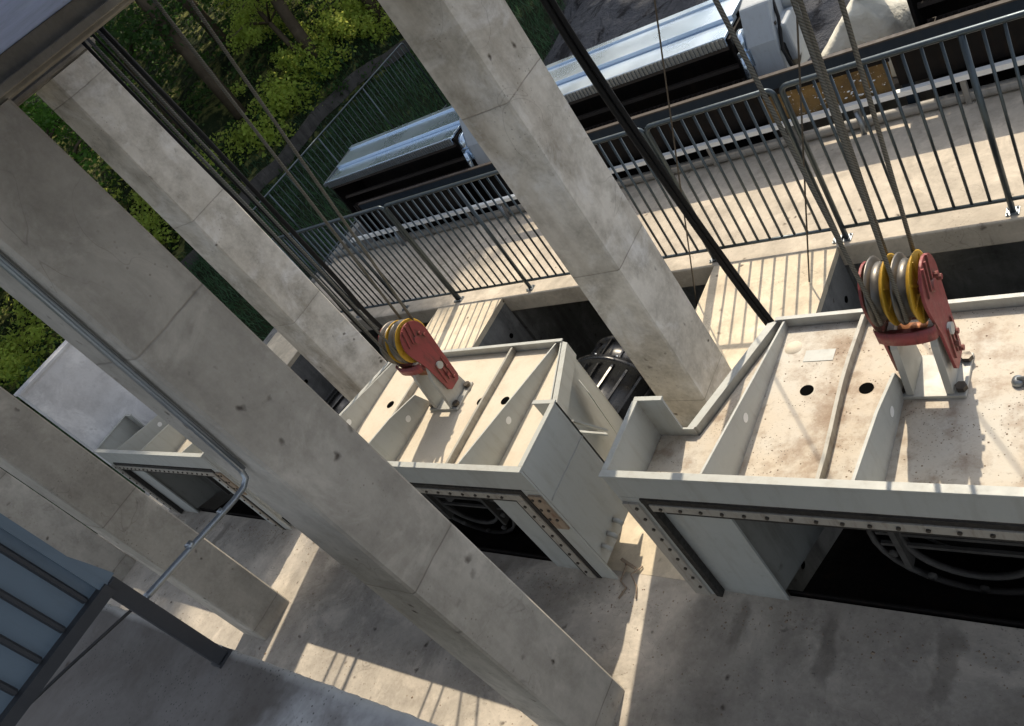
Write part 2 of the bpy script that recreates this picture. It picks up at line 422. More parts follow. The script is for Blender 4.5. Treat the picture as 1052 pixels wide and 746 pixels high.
struct(MB().box(-10.38, 4, 6.76, 7.0, -7, Z0-1.6).build('sill_wall', M['pitwall']))
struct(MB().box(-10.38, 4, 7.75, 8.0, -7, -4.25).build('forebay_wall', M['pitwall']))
struct(MB().box(-10.6, -10.4, 1.9, 8.0, -7, Z0-.004).build('side_wall', M['pitwall']))
def water():
    t = NT('dark_water'); n = t.noise(3, 4)
    return t.done((.012,.015,.012), .08, 0, t.bump(n, .2, .02))
struct(MB().box(-10.39, 4, 1.98, 7.74, -6.6, -6.55).build('water', water()))

# ------------------------------------------------------------------ columns
ZT = .055
def column(name, x1, y0, y1, wx, mat, label, group, zb=Z0):
    h = ZT - zb
    b = MB()
    # slightly chamfered square shaft
    c = .012; x0 = -wx; d = y1-y0
    b.prism([(x0+c,0),(-c,0),(0,c),(0,d-c),(-c,d),(x0+c,d),(x0,d-c),(x0,c)], 'z', 0, h)
    o = b.build(name, mat, loc=(x1, y0, zb))
    return tag(o, label, 'column', group)
FX = [-2.812, -6.316, -9.49]
names_f = ['concrete column nearest the camera, with a steel conduit running down its left face', 'front concrete column second from the camera, behind the horizontal conduit', 'front concrete column farthest from the camera, beside the ribbed steel panel']
for x, n in zip(FX, names_f):
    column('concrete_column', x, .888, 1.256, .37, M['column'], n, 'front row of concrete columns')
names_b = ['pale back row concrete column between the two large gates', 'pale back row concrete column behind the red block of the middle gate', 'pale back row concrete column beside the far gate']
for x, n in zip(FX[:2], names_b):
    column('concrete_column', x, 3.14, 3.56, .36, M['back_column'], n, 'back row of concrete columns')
for i, x in enumerate(FX[:2]):
    b = MB().box(x-.355, x-.012, .42, 3.62, .057, .16)
    b.box(x-.012, x+.012, .42, 3.62, .07, .10)
    tag(b.build('roof_beam', M['beam'], loc=(x, .42, .057), world=True, bevel=.004),
        ['concrete roof beam over the nearest column at the top left corner', 'concrete roof beam over the second column from the camera'][i], 'beam', 'roof beams over the columns')
struct(MB().box(-11, 1.5, .40, 3.64, .1605, .36).build('ceiling', M['ceiling']))

# ------------------------------------------------------------------ end wall
wl = MB().box(-9.62, -9.48, 1.93, 3.35, Z0+.001, -1.9)
wl.box(-9.64, -9.46, 1.92, 3.36, -1.899, -1.87)
tag(wl.build('end_wall', M['endwall'], loc=(-9.55, 1.93, Z0), world=True), 'pale lilac white wall slab with a bright top edge left of the far gate', 'wall')

# ------------------------------------------------------------------ gates
GY = 1.896
def slab(poly, n, t):   # thin plate from a planar polygon, thickness t along n
    n = Vector(n).normalized()*t; k = len(poly); v = [Vector(p) for p in poly]; v += [p+n for p in v]
    return v, [tuple(range(k))[::-1], tuple(range(k, 2*k))]+[(i, (i+1) % k, k+(i+1) % k, k+i) for i in range(k)]
BM = []
def bolt(par, x, y, z):
    if not BM: BM.append(MB().lathe([(0,-.009),(.0098,-.009),(.0098,0)], (0,0,0), 'y', 8, smooth=False).build('bolt', M['bolt'], par, loc=(x,y,z))); return
    o = BM[0].copy(); COL.objects.link(o); o.parent = par; o.location = (x, y, z)
def gate(cx, label, traymat, lug_dx=0.):
    g = empty('steel_gate', (cx, GY, Z0), label, 'gate', 'steel pump gates between the columns')
    zt, zl = .88, 1.184
    # front face plate with opening
    f = MB(); hw = 1.43
    ox0, ox1, oz0, oz1 = -.885, .885, .05, .835
    f.box(-hw, hw, 0, .014, zl-.185, zl)                 # upper band
    f.box(-hw, -1.30, 0, .014, .03, zl-.187); f.box(1.30, hw, 0, .014, .03, zl-.187)
    f.box(-hw-.004, hw+.004, -.012, .03, zl, zl+.012)     # lip
    f.build('face_plate', M['gate'], g, bevel=.002)
    # recessed inner plate around the opening
    f = MB(); f.box(-1.30, ox0, .045, .06, .0, .99); f.box(ox1, 1.30, .045, .06, .0, .99)
    f.box(ox0, ox1, .045, .06, oz1, .99)
    f.box(ox0, ox1, .03, .045, oz1-.004, oz1+.02); 
    f.build('inner_plate', M['gate'], g)
    # black rubber gasket
    r = MB()
    for a, b_ in ((-1.298, -1.262), (1.262, 1.298)): r.box(a, b_, -.004, .04, .02, .975)
    r.box(1.165, 1.192, .0, .04, .02, .862)
    r.box(-1.30, 1.30, -.006, .04, .957, .99); r.box(-1.2, 1.2, .002, .04, .862, .893)
    r.build('rubber_seal', M['rubber'], g)
    # bolted clamping strip
    s_ = MB(); s_.box(-1.26, 1.26, -.012, .012, .897, .953); s_.box(1.195, 1.26, -.012, .012, .02, .894)
    so = s_.build('seal_strip', M['strip'], g, bevel=.002)
    x = -1.2
    while x < 1.2: bolt(so, x, -.012, .925); x += .115
    z = .84
    while z > .05: bolt(so, 1.228, -.012, z); z -= .105
    # rusty outer guide strip
    for sx in (-1, 1):
        a, b_ = sorted((sx*1.325, sx*1.422))
        q = MB().box(a, b_, -.014, .0, .62 if sx > 0 else .04, .955)
        qo = q.build('guide_strip', M['rusty'] if sx > 0 else M['strip'], g)
        z = .92
        while z > (.65 if sx > 0 else .08):
            for xx in ((a+.02, b_-.02) if sx > 0 else (b_-.022,)): bolt(qo, xx, -.014, z)
            z -= .098
    # tray
    t = MB()
    outline = [(-1.414,.02),(1.414,.02),(1.414,.494),(1.17,.494),(.91,1.262),(-.91,1.262),(-1.17,.494),(-1.414,.494)]
    t.prism(outline, 'z', zt-.012, zt)
    to = t.build('tray_plate', traymat, g)
    for hx, hy, rr in ((-.65,.79,.036),(-.35,.79,.036),(.38,.79,.036),(.62,.79,.036)):
        MB().lathe([(0,.0015),(rr,.0015),(rr,0)], (0,0,0), 'z', 20, smooth=False).build('drain_hole', M['void'], to, loc=(hx, hy, zt))
    # small side boxes
    for sx in (-1, 1):
        b = MB()
        a, c = sorted((sx*1.43, sx*1.416))
        b.box(a, c, .016, .508, .19, zl)
        a2, c2 = sorted((sx*1.43, sx*1.254))
        b.box(a2, c2, .496, .508, .3, zl)
        b.box(a2-.0 if sx < 0 else a2, c2, .488, .516, zl, zl+.01)
        a3, c3 = sorted((sx*1.434, sx*1.40)); b.box(a3, c3, .032, .487, zl, zl+.010)
        b.build('side_box', M['gate'], g)
        # main side plates
        m = MB()
        p0 = Vector((sx*1.254, .508, 0)); p1 = Vector((sx*1.184, .508, 0)); p2 = Vector((sx*.923, 1.272, 0))
        v, fs_ = slab([(p0.x, .496, .15), (p1.x, .496, .15), (p1.x, .496, .935), (p0.x, .496, .935)], (0,1,0), .012); m.add(v, fs_)
        v, fs_ = slab([(p1.x, .508, .15), (p2.x, 1.272, -.2), (p2.x, 1.272, .936), (p1.x, .508, .936)], (-sx*.94, .3, 0), .012); m.add(v, fs_)
        # outer stiffening flange along the top edge
        v, fs_ = slab([(p1.x+.004*sx, .512, .80), (p2.x+.004*sx, 1.272, .80), (p2.x+.004*sx, 1.272, .93), (p1.x+.004*sx, .512, .93)], (sx*.94, -.3, 0), .05)
        m.add(v, fs_)
        m.build('side_plate', M['gate'], g)
        # rib, with white discs painted for light through its round opening
        rb = MB(); hx = sx*.876
        poly = [(.03, zt), (1.262, zt), (1.262, .934), (.03, zl-.01)]
        rb.prism(poly, 'x', hx-.006, hx+.006)
        ro = rb.build('rib', M['gate'], g)
        hh = MB()
        for e in (-.0075, .0075): hh.lathe([(0, 0), (.026, 0)], (hx+e, .53, .985), 'x', 16)
        hh.build('lit_hole', M['white'], ro)
    # side studs and angle brackets seen on the right side
    for sx in (-1, 1):
        for yy in (.08, .17, .27): MB().tube([(sx*1.43, yy, .30), (sx*1.47, yy, .285), (sx*1.485, yy, .262)], .016, 10).build('hinge_stud', M['gate'], g)
    MB().tube([(1.431, .03+.047*i, .864+.002*math.sin(i*2.3)) for i in range(11)], .005, 6).build('weld_seam', M['gate'], g)
    MB().bar((1.43, .51, 1.0), (1.40, .70, .66), .03, .012).build('angle_bracket', M['gate'], g)
    MB().bar((1.26, .515, .90), (1.38, .70, .62), .03, .012).build('angle_bracket', M['gate'], g)
    b = MB(); v, fs_ = slab([(1.02, 1.10, .72), (1.14, 1.0, .70), (1.22, .9, .2), (1.12, .98, .1)], (.6, -.8, 0), .012); b.add(v, fs_)
    b.build('gusset_plate', M['gate'], g)
    # back flange
    b = MB(); b.box(-.923, .923, 1.266, 1.28, -.25, .936); b.box(-.928, .928, 1.262, 1.288, .936, .945)
    b.build('back_plate', M['gate'], g)
    # low ribs, slightly bent
    for k, sx in enumerate((-.45, .45)):
        rb = MB(); pts = []
        for i in range(9):
            yy = .03+i*1.23/8; dx = .009*math.sin(i*.9+k)*(1 if traymat == M['tray_dirty'] else .25)
            pts.append((sx+dx, yy))
        L = [(p[0]-.007, p[1]) for p in pts]+[(p[0]+.012, p[1]) for p in reversed(pts)]
        rb.prism(L, 'z', zt, zt+.055)
        rb.build('low_rib', M['gate_in'], g)
    # central triangular rib in front of the lug
    rb = MB()
    rb.prism([(.03, zt), (.80, zt), (.74, zt+.16), (.45, zt+.235), (.03, zl-.01)], 'x', -.176, -.162)
    ro = rb.build('rib', M['gate'], g); hh = MB()
    for e in (.0015, -.0155): hh.lathe([(0, 0), (.026, 0)], (-.162+e, .56, zt+.10), 'x', 16)
    hh.build('lit_hole', M['white'], ro)  # white discs painted as light through this rib's opening
    # lifting lug
    l = MB()
    l.box(-.195, .105, .71, .97, zt+.001, zt+.020)
    for lx in (-.146, .024):
        l.prism([(.72, zt+.02), (.96, zt+.02), (.93, zt+.30), (.89, zt+.385), (.80, zt+.385), (.755, zt+.30)], 'x', lx, lx+.032)
    lo = l.build('lifting_lug', M['lug'], g, bevel=.003); lo.location.x = lug_dx
    pn = MB(); pn.cyl((-.114, .845, zt+.315), (.024, .845, zt+.315), .042, 18)
    pn.build('pin', M['pin'], lo)
    for lx in (-.175, .085):
        for yy in (.75, .93): MB().lathe([(0,.026),(.026,.026),(.026,0)], (0,0,0), 'z', 6, smooth=False).build('nut', M['bolt'], lo, loc=(lx, yy, zt+.022))
    # duct behind the opening and pump
    d = MB()
    for q in (-1, 1):
        v, f_ = slab([(q*.90,.062,.05),(q*.90,.062,.838),(q*.80,1.2,.838),(q*.80,1.2,-.3)], (q,0,0), .01); d.add(v, f_)
    d.box(-.92, .92, .062, 1.26, .842, .856)
    d.build('duct', M['duct'], g)
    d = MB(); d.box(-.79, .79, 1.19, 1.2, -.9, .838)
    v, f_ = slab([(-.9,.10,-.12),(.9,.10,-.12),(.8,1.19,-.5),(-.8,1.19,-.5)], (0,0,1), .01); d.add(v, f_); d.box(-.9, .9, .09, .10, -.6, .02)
    d.build('dark_backing', M['dark'], g)  # added black sheets standing for the darkness inside the opening
    pm = MB()
    pc = (.27, 0, -.48)
    pm.lathe([(.30,1.121),(.43,1.125),(.43,1.29)], pc, 'y', 36)
    pm.lathe([(.43,1.29),(.43,1.36),(.49,1.36),(.49,1.42),(.43,1.44),(.43,1.98),(.48,1.98),(.48,2.04),(.42,2.04),(.38,2.12),(.34,2.32),(.37,2.32),(.37,2.36),(.26,2.42),(0,2.44)], pc, 'y', 40)
    po = pm.build('pump', M['pump'], g)
    for i in range(22):
        th = 2*math.pi*i/22
        p0 = Vector((.435*math.sin(th), 1.46, .435*math.cos(th))); p1 = Vector((.435*math.sin(th+.16), 1.96, .435*math.cos(th+.16)))
        MB().bar(p0, p1, .02, .05, up=(math.sin(th), 0, math.cos(th))).build('cooling_fin', M['pump'], po, loc=pc)
    for i in range(14):
        th = 2*math.pi*i/14; c_, s2 = math.cos(th), math.sin(th)
        MB().bar((.39*s2, 2.06, .39*c_), (.355*s2, 2.32, .355*c_), .015, .03, up=(s2, 0, c_)).build('cooling_fin', M['pump'], po, loc=pc)
        MB().lathe([(0,.02),(.016,.02),(.016,0)], (.455*s2, 2.04, .455*c_), 'y', 6, smooth=False).build('flange_bolt', M['galv'], po, loc=pc)
    ig = MB()
    for rr in (.28, .42): ig.lathe([(rr, .30), (rr+.02, .30), (rr+.02, .33), (rr, .33)], (.02, 0, .30), 'y', 30, close=True)
    for zz in (.24, .34, .44): ig.bar((-.38, .315, zz), (.44, .315, zz), .018, .022)
    for xx in (-.28, .32): ig.box(xx-.015, xx+.015, .27, .36, .08, .56)
    for rr, y_ in ((.43,.55),(.36,.8)): ig.lathe([(rr,y_),(rr+.03,y_),(rr+.02,y_+.25),(rr-.02,y_+.25)], (.02, 0, .25), 'y', 30)
    for i in range(10):
        th = .628*i; ig.lathe([(0,-.02),(.022,-.02),(.022,0)], (.02+.37*math.sin(th), .30, .30+.37*math.cos(th)), 'y', 6)
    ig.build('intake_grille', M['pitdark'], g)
    return g
G1 = gate(-1.136, 'nearest pale grey steel gate with a dusty brown stained tray and pulley block', M['tray_dirty'])
G2 = gate(-4.556, 'middle steel gate with a clean cream tray, showing its right side face', M['tray_clean'], .09)
G3 = gate(-8.14, 'far steel gate in front of the pale end wall, partly hidden by columns', M['tray_clean'])

G3.scale = (.86, 1, 1)
# label plate, hollows and plug on the nearest gate's tray
def tray_extra():
    b = MB().box(-.72, -.56, .99, 1.07, .8805, .883)
    b.build('paper_patch', M['gate'], G1)
    b = MB(); b.lathe([(0,.012),(.03,.014),(.045,.004),(.05,0)], (-.80, 1.10, .88), 'z', 14); b.build('dried_mud', M['tray_clean'], G1)
    b = MB(); b.lathe([(0,.03),(.02,.03),(.028,.012),(.028,0)], (.30, .79, .882), 'z', 16); b.tube([(.30,.79,.905),(.36,.78,.925),(.44,.79,.93)], .012, 8)
    b.build('drain_plug', M['galv'], G1)
tray_extra()

# ------------------------------------------------------------------ pulley blocks
def pulley_block():
    o = empty('pulley_block', (0,0,0))
    prof = []
    for i in range(15):
        a = -.25 + (math.pi+.5)*i/14; prof.append((.128*math.cos(a), .265+.145*math.sin(a)))
    prof += [(-.085, .05), (-.075, -.18), (-.05, -.21), (.05, -.21), (.075, -.18), (.10, .05)]
    for sx in (-.150, .132):
        p = MB().prism([(y, z) for y, z in prof], 'x', sx, sx+.016)
        po = p.build('side_plate', M['red'], o, bevel=.003)
        if sx > 0:
            for k in range(3):
                MB().bar((sx+.020, -.085+k*.045, .27), (sx+.020, -.045+k*.045, .40), .012, .013).build('raised_bar', M['red'], po)
                MB().bar((sx+.020, -.045+k*.04, -.14), (sx+.020, -.025+k*.04, .02), .012, .013).build('raised_bar', M['red'], po)
            for y, z in ((.05,.28),(.075,.24),(.0,-.1),(.04,-.06),(.03,-.16)):
                MB().lathe([(0,.025),(.014,.025),(.014,0)], (0,0,0), 'x', 8, smooth=False).build('bolt', M['red'], po, loc=(sx+.016, y, z))
    # front strap curving round under the sheaves
    s_ = MB(); pts = []
    for i in range(9):
        a = math.pi*i/8; pts.append((.146*math.cos(a)-.002, -.12-.04*math.sin(a)))
    v = []
    for x, y in pts: v += [(x, y, .075), (x, y, .145), (x, y+.012, .145), (x, y+.012, .075)]
    fs_ = []
    for i in range(8):
        for k in range(4): fs_.append((i*4+k, i*4+(k+1) % 4, (i+1)*4+(k+1) % 4, (i+1)*4+k))
    s_.add(v, fs_, 0, True); s_.box(-.134, .130, -.12, -.07, .076, .088)
    s_.build('strap', M['red'], o)
    for sx in (-.072, .054):
        w_ = MB(); w_.lathe([(.03,.010),(.12,.012),(.152,.036),(.158,.043),(.152,.046),(.03,.036)], (sx, 0, .265), 'x', 40)
        for i in range(8):
            th = i*math.pi/4; w_.bar((sx+.042, .05*math.cos(th), .265+.05*math.sin(th)), (sx+.042, .14*math.cos(th), .265+.14*math.sin(th)), .008, .016, up=(1,0,0))
        wo = w_.build('sheave', M['yellow'], o)
        gr = MB(); gr.lathe([(.151,-.037),(.132,-.024),(.126,0),(.132,.024),(.151,.037)], (sx, 0, .265), 'x', 36); gr.lathe([(.03,-.036),(.152,-.046),(.158,-.043),(.152,-.036),(.12,-.012),(.03,-.010)], (sx, 0, .265), 'x', 40); gr.build('rope_groove', M['groove'], wo)
    ax = MB(); ax.cyl((-.165, 0, .265), (.165, 0, .265), .028, 14); ax.build('axle', M['red'], o)
    pn = MB(); pn.cyl((-.168, 0, .0), (.168, 0, .0), .028, 14); pn.build('pin', M['lug'], o)
    sp = MB(); sp.box(-.134, .131, -.03, .03, .10, .115); sp.build('spacer', M['red'], o)
    return o
pb = pulley_block(); pb.location = (-1.175, 2.74, -2.80)
tag(pb, 'red pulley block with two yellow sheaves on the lug of the nearest gate', 'pulley block', 'red pulley blocks on the gates')
pb.scale = (.86, 1, 1)
pb2 = copy_tree(pb); pb2.location = (-4.515, 2.76, -2.79)
tag(pb2, 'red pulley block with two yellow sheaves on the lug of the middle gate', 'pulley block', 'red pulley blocks on the gates')

def rope(p0, p1, r, label, name='wire_rope', cat='rope', mat=None, sag=0., ext=True, group=None):
    p0 = Vector(p0); p1 = Vector(p1)
    if ext:
        t = (.13-p0.z)/(p1.z-p0.z); p1 = p0+(p1-p0)*t
    pts = []
    for i in range(17):
        u = i/16; p = p0.lerp(p1, u); p.x += sag*math.sin(math.pi*u); pts.append(p)
    o = MB().tube(pts, r, 8).build(name, mat or M['rope'], loc=p0, world=True)
    return tag(o, label, cat, group)
NB = ['front left', 'front right', 'rear left', 'rear right']
gr = 'wire ropes rising from the nearest pulley block'
rope((-1.245, 2.60, -2.60), (-1.372, 2.72, -1.049), .0098, 'leftmost wire rope rising from the front of the nearest red pulley block', group=gr)
rope((-1.14, 2.60, -2.60), (-1.126, 2.72, -1.148), .0098, 'wire rope passing in front of the nearest yellow sheaves, second from left', group=gr)
rope((-1.23, 2.87, -2.47), (-1.135, 2.80, -1.12), .0098, 'wire rope leaving the back of the nearest left hand sheave', group=gr)
rope((-1.12, 2.87, -2.47), (-1.01, 2.80, -1.18), .0098, 'rightmost wire rope leaving the back of the nearest red pulley block', group=gr)
gr = 'wire ropes rising from the middle gate pulley block'
rope((-4.57, 2.62, -2.60), (-4.757, 2.70, .051), .010, 'wire rope of the middle gate rising beside the black hoses', group=gr)
rope((-4.46, 2.62, -2.60), (-4.62, 2.70, .05), .009, 'wire rope from the front of the middle gate pulley block', group=gr)
rope((-4.55, 2.88, -2.45), (-4.057, 2.74, .045), .010, 'thin wire rope crossing the trees, left one of two', group=gr)
rope((-4.44, 2.88, -2.45), (-3.83, 2.76, .05), .010, 'thin wire rope crossing the trees, right one of two', group=gr)
# pump cables
def cable(pts, r, label, group=None):
    P = [Vector(p) for p in pts]; out = []
    for i in range(len(P)-1):
        a, b = P[i], P[i+1]; pa = P[i-1] if i else a; pc = P[i+2] if i+2 < len(P) else b
        for k in range(8):
            u = k/8; out.append(.5*((2*a)+(b-pa)*u+(2*pa-5*a+4*b-pc)*u*u+(3*a-pa-3*b+pc)*u**3))
    out.append(P[-1])
    return tag(MB().tube(out, r, 8).build('power_cable', M['black'], loc=P[-1], world=True), label, 'cable', group)
gc = 'black power cables hanging to the pumps'
cable([(-2.42,3.3,.15),(-2.42,3.3,-.97),(-2.40,3.3,-1.45),(-2.36,3.3,-1.90),(-2.315,3.3,-2.36),(-2.262,3.3,-2.835),(-2.208,3.3,-3.21),(-2.1,3.42,-4.5)], .019, 'thick black cable dropping to the back corner of the nearest gate, left strand', gc)
cable([(-2.39,3.31,.15),(-2.392,3.31,-.97),(-2.368,3.31,-1.45),(-2.334,3.31,-1.90),(-2.292,3.31,-2.36),(-2.238,3.31,-2.835),(-2.184,3.31,-3.21),(-2.07,3.42,-4.5)], .015, 'thick black cable dropping to the back corner of the nearest gate, right strand', gc)
cable([(-5.90,3.3,.15),(-5.86,3.3,-1.0),(-5.78,3.3,-2.2),(-5.76,3.3,-2.97),(-5.6,3.5,-4.4)], .014, 'black cable running down beside the second back column, nearest the column', gc)
cable([(-5.66,3.34,.15),(-5.62,3.34,-1.0),(-5.60,3.34,-2.2),(-5.585,3.34,-2.93),(-5.45,3.5,-4.4)], .020, 'thickest black cable above the middle gate pulley block', gc)
cable([(-5.78,3.33,.15),(-5.74,3.33,-1.0),(-5.69,3.33,-2.2),(-5.67,3.33,-2.95),(-5.5,3.5,-4.4)], .010, 'thin black cable between the two hoses above the middle gate', gc)
rope((-3.592,4.5,-4.277), (-3.122,4.5,-2.99), .006, 'thin steel line hanging past the nearest back column', mat=M['bolt'], name='guy_wire', cat='wire', group='thin lines hanging over the walkway edge')
rope((-2.525,4.5,-3.99), (-2.149,4.5,-2.833), .006, 'thin steel line ending on the sunlit pier', mat=M['bolt'], name='guy_wire', cat='wire', group='thin lines hanging over the walkway edge')

# ------------------------------------------------------------------ railings
def railing(L, nspan, label, group, loc, rz=0, kk=1.):
    o = empty('railing', loc, label, 'railing', group, rz)
    h = 1.375; zb = .11; rr = .05
    fr = MB(); pts = [(0,0,0),(0,0,h-rr)]
    for i in range(1, 5): a = math.pi/2*i/4; pts.append((rr-rr*math.cos(a), 0, h-rr+rr*math.sin(a)))
    for i in range(0, 5): a = math.pi/2*i/4; pts.append((L-rr+rr*math.sin(a), 0, h-rr+rr*math.cos(a)))
    pts.append((L,0,0)); fr.tube(pts, .020*kk, 10)
    fr.build('top_rail', M['rail'], o)
    MB().cyl((0,0,zb), (L,0,zb), .014, 8).build('bottom_rail', M['rail'], o)
    pos = [L*i/nspan for i in range(nspan+1)]
    for p in pos[1:-1]: MB().cyl((p,0,0), (p,0,h-.01), .020*kk, 10).build('post', M['rail'], o)
    for p in pos:
        b = MB().box(p-.04, p+.04, -.04, .04, 0, .008)
        for a, c in ((-.028,-.028),(.028,-.028),(.028,.028),(-.028,.028)): b.lathe([(0,.014),(.007,.014),(.007,0)], (p+a, c, .008), 'z', 6)
        b.build('base_plate', M['galv'], o)
    for a in range(nspan):
        n = max(3, round((pos[a+1]-pos[a])/.105))
        for k in range(1, n):
            x = pos[a]+(pos[a+1]-pos[a])*k/n
            MB().cyl((x,0,zb), (x,0,h-.01), .0105*kk*kk, 6).build('baluster', M['rail'], o)
    return o
gw = 'walkway railing panels'
railing(3.3, 3, 'railing panel at the right edge, in front of the rusty trough', gw, (-2.345, 4.95, Z0))
railing(1.02, 1, 'short railing panel between the nearest back column and the right panel', gw, (-3.425, 4.95, Z0))
railing(3.16, 3, 'middle railing panel partly hidden by the nearest back column', gw, (-6.62, 4.95, Z0), kk=1.)
railing(3.66, 4, 'far left railing panel above the middle gate pulley block', gw, (-10.32, 4.95, Z0), kk=1.)
railing(5.2, 4, 'side railing running away towards the trees', None, (-10.36, 5.0, Z0), R(90), .62)

# kerb pipe and white pipe along the far edge of the walkway
k = MB(); k.cyl((-10.3, 6.42, Z0+.05), (3.5, 6.42, Z0+.05), .046, 14)
tag(k.build('kerb_pipe', M['kerb'], loc=(-3.4,6.44,Z0), world=True), 'grey kerb pipe lying along the far edge of the walkway', 'pipe')
wp = empty('white_pipe', (-3.4, 6.36, Z0), 'straight white pipe on short stubs above the grey kerb', 'pipe')
MB().bar((-6.25,.02,.24), (6.9,.02,.26), .055, .045).build('pipe_run', M['white'], wp)
for i in range(19):
    x = -6.1+i*.70+(.12 if i % 2 else 0)
    MB().box(x-.02, x+.02, .0, .04, -.02, .22).build('stub', M['kerb'], wp)
    if i % 3 == 1: 
        q = MB().tube([(x, -.01, .2), (x+.03, -.06, .1), (x+.02, -.05, 0)], .02, 8); q.build('stub', M['galv'], wp)
nb = empty('side_beam', (-3.4, 6.42, Z0), 'long navy blue steel beam just above the railing top', 'beam')
MB().box(-5.6, 6.9, -.02, .02, .60, .72).build('web', M['navy'], nb)
MB().box(-5.6, 6.9, -.024, .024, .722, .735).build('flange', M['darkbar'], nb)
for a, b_ in ((-5.6, -3.9), (-2.7, .12), (1.25, 6.9)): MB().box(a, b_, .06, .07, .26, .70).build('shade_sheet', M['dark'], nb)  # added dark sheets that cast the shade on the walkway
MB().box(.122, 1.248, .022, .03, .52, .71).build('shade_sheet', M['dark'], nb)  # added filler sheet, blocks sun leaking past the trough
for x in (-5.4, -2.65, 1.3, 4.6): MB().box(x-.04, x+.04, .072, .13, -1.2, .62).build('post', M['navy'], nb)

# ------------------------------------------------------------------ screen cleaning machines
def machine():
    o = empty('screen_cleaner', (0,0,0))
    L = 2.62
    c = MB(); c.box(0, L, 6.80, 7.18, 1.0, 1.03); c.box(.02, L, 7.10, 7.50, 1.03, 1.075); c.box(0, L, 7.49, 7.58, 1.06, 1.10)
    c.box(0, L, 6.78, 6.80, .94, 1.045)
    co = c.build('cover', M['silver'], o, bevel=.006)
    e = MB(); e.bar((-.06, 6.78, 1.0), (-.06, 7.58, 1.04), .03, .05); e.build('end_frame', M['galv'], co)
    d = MB(); d.box(0, L, 7.30, 7.34, -.9, .99); d.box(-.03, 0, 6.82, 7.34, -.9, .99); d.box(L, L+.03, 6.82, 7.34, -.9, .99)
    d.build('casing', M['dark'], o)
    b = MB()
    for z, y, s_ in ((.90,6.80,.05),(.66,6.88,.035),(.42,6.9,.02)): b.box(.01, L-.01, y, y+.04, z, z+s_)
    b.build('cross_bar', M['darkbar'], o)
    t = MB(); n = 46; t.box(.03, L-.03, 6.931, 6.94, .40, .52)
    for i in range(n): x = .05+(L-.1)*i/(n-1); t.box(x-.007, x+.007, 6.86, 6.93, .40, .52)
    t.build('rake_teeth', M['darkbar'], o)
    s_ = MB(); s_.box(0, L, 6.7795, 6.7805, .945, 1.03)
    for i in range(60): x = .02+(L-.04)*i/59; s_.box(x-.006, x+.006, 6.768, 6.779, .945, 1.03)
    s_.build('comb_strip', M['galv'], o)
    # drive end
    h = MB(); h.prism([(6.75,.42),(7.42,.30),(7.60,1.02),(7.35,1.22),(6.95,1.15),(6.80,.85)], 'x', L+.14, L+.42)
    h.box(L+.18, L+.50, 6.90, 7.3, .55, .92)
    h.build('drive_housing', M['grey_house'], o, bevel=.02)
    for k in range(7): MB().box(L+.421, L+.427, 7.15, 7.38, .62+k*.045, .64+k*.045).build('vent_slot', M['dark'], o)
    for yy, zz in ((6.9,.95),(7.3,1.05),(7.45,.5),(6.86,.55),(7.38,.42)): MB().lathe([(0,.014),(.016,.014),(.016,0)], (0,0,0), 'x', 6, smooth=False).build('bolt', M['bolt'], o, loc=(L+.42, yy, zz))
    MB().box(L+.15, L+.41, 6.93, 6.95, .95, 1.10).build('access_panel', M['galv'], o)
    gk = MB(); gk.lathe([(0,.02),(.17,.02),(.19,0),(.19,-.04)], (L+.42, 7.02, .62), 'x', 24); gk.build('wheel_guard', M['black'], o)
    sp = MB(); sp.lathe([(0,.06),(.05,.06),(.06,.03),(.11,.03),(.12,-.02),(0,-.02)], (L+.10, 6.9, .88), 'x', 16)
    sp.cyl((L, 6.9, .88), (L+.22, 6.9, .88), .045, 12); sp.box(L+.05, L+.17, 6.78, 6.9, .68, .84); sp.cyl((L+.1, 6.76, .80), (L+.1, 6.72, .60), .03, 10)
    sp.build('bearing', M['silver'], o)
    cb = MB(); cb.tube([(L+.25,7.2,1.18),(L+.40,7.1,1.14),(L+.45,6.95,.97),(L+.44,6.80,.74),(L+.50,6.74,.5),(L+.52,6.72,.4)], .016, 8); cb.build('cable', M['black'], o)
    mt = MB(); mt.lathe([(0,-.02),(.1,-.02),(.12,0),(.12,.3),(.09,.33),(0,.33)], (L+.20, 7.30, .95), 'x', 18); mt.build('motor', M['galv'], o)
    return o
gm = 'screen cleaning machines beyond the walkway'
m2 = machine(); m2.location = (-6.12, 0, Z0); tag(m2, 'screen cleaning machine with a grey drive housing behind the nearest back column', 'machine', gm)
m1 = copy_tree(m2); m1.location = (-9.80, 0, Z0-.02); tag(m1, 'far left screen cleaning machine with a sky blue tinted reflecting cover by the grass', 'machine', gm)
m3 = copy_tree(m2); m3.location = (-1.98, 0, Z0); tag(m3, 'black screen cleaning machine at the top right corner', 'machine', gm)
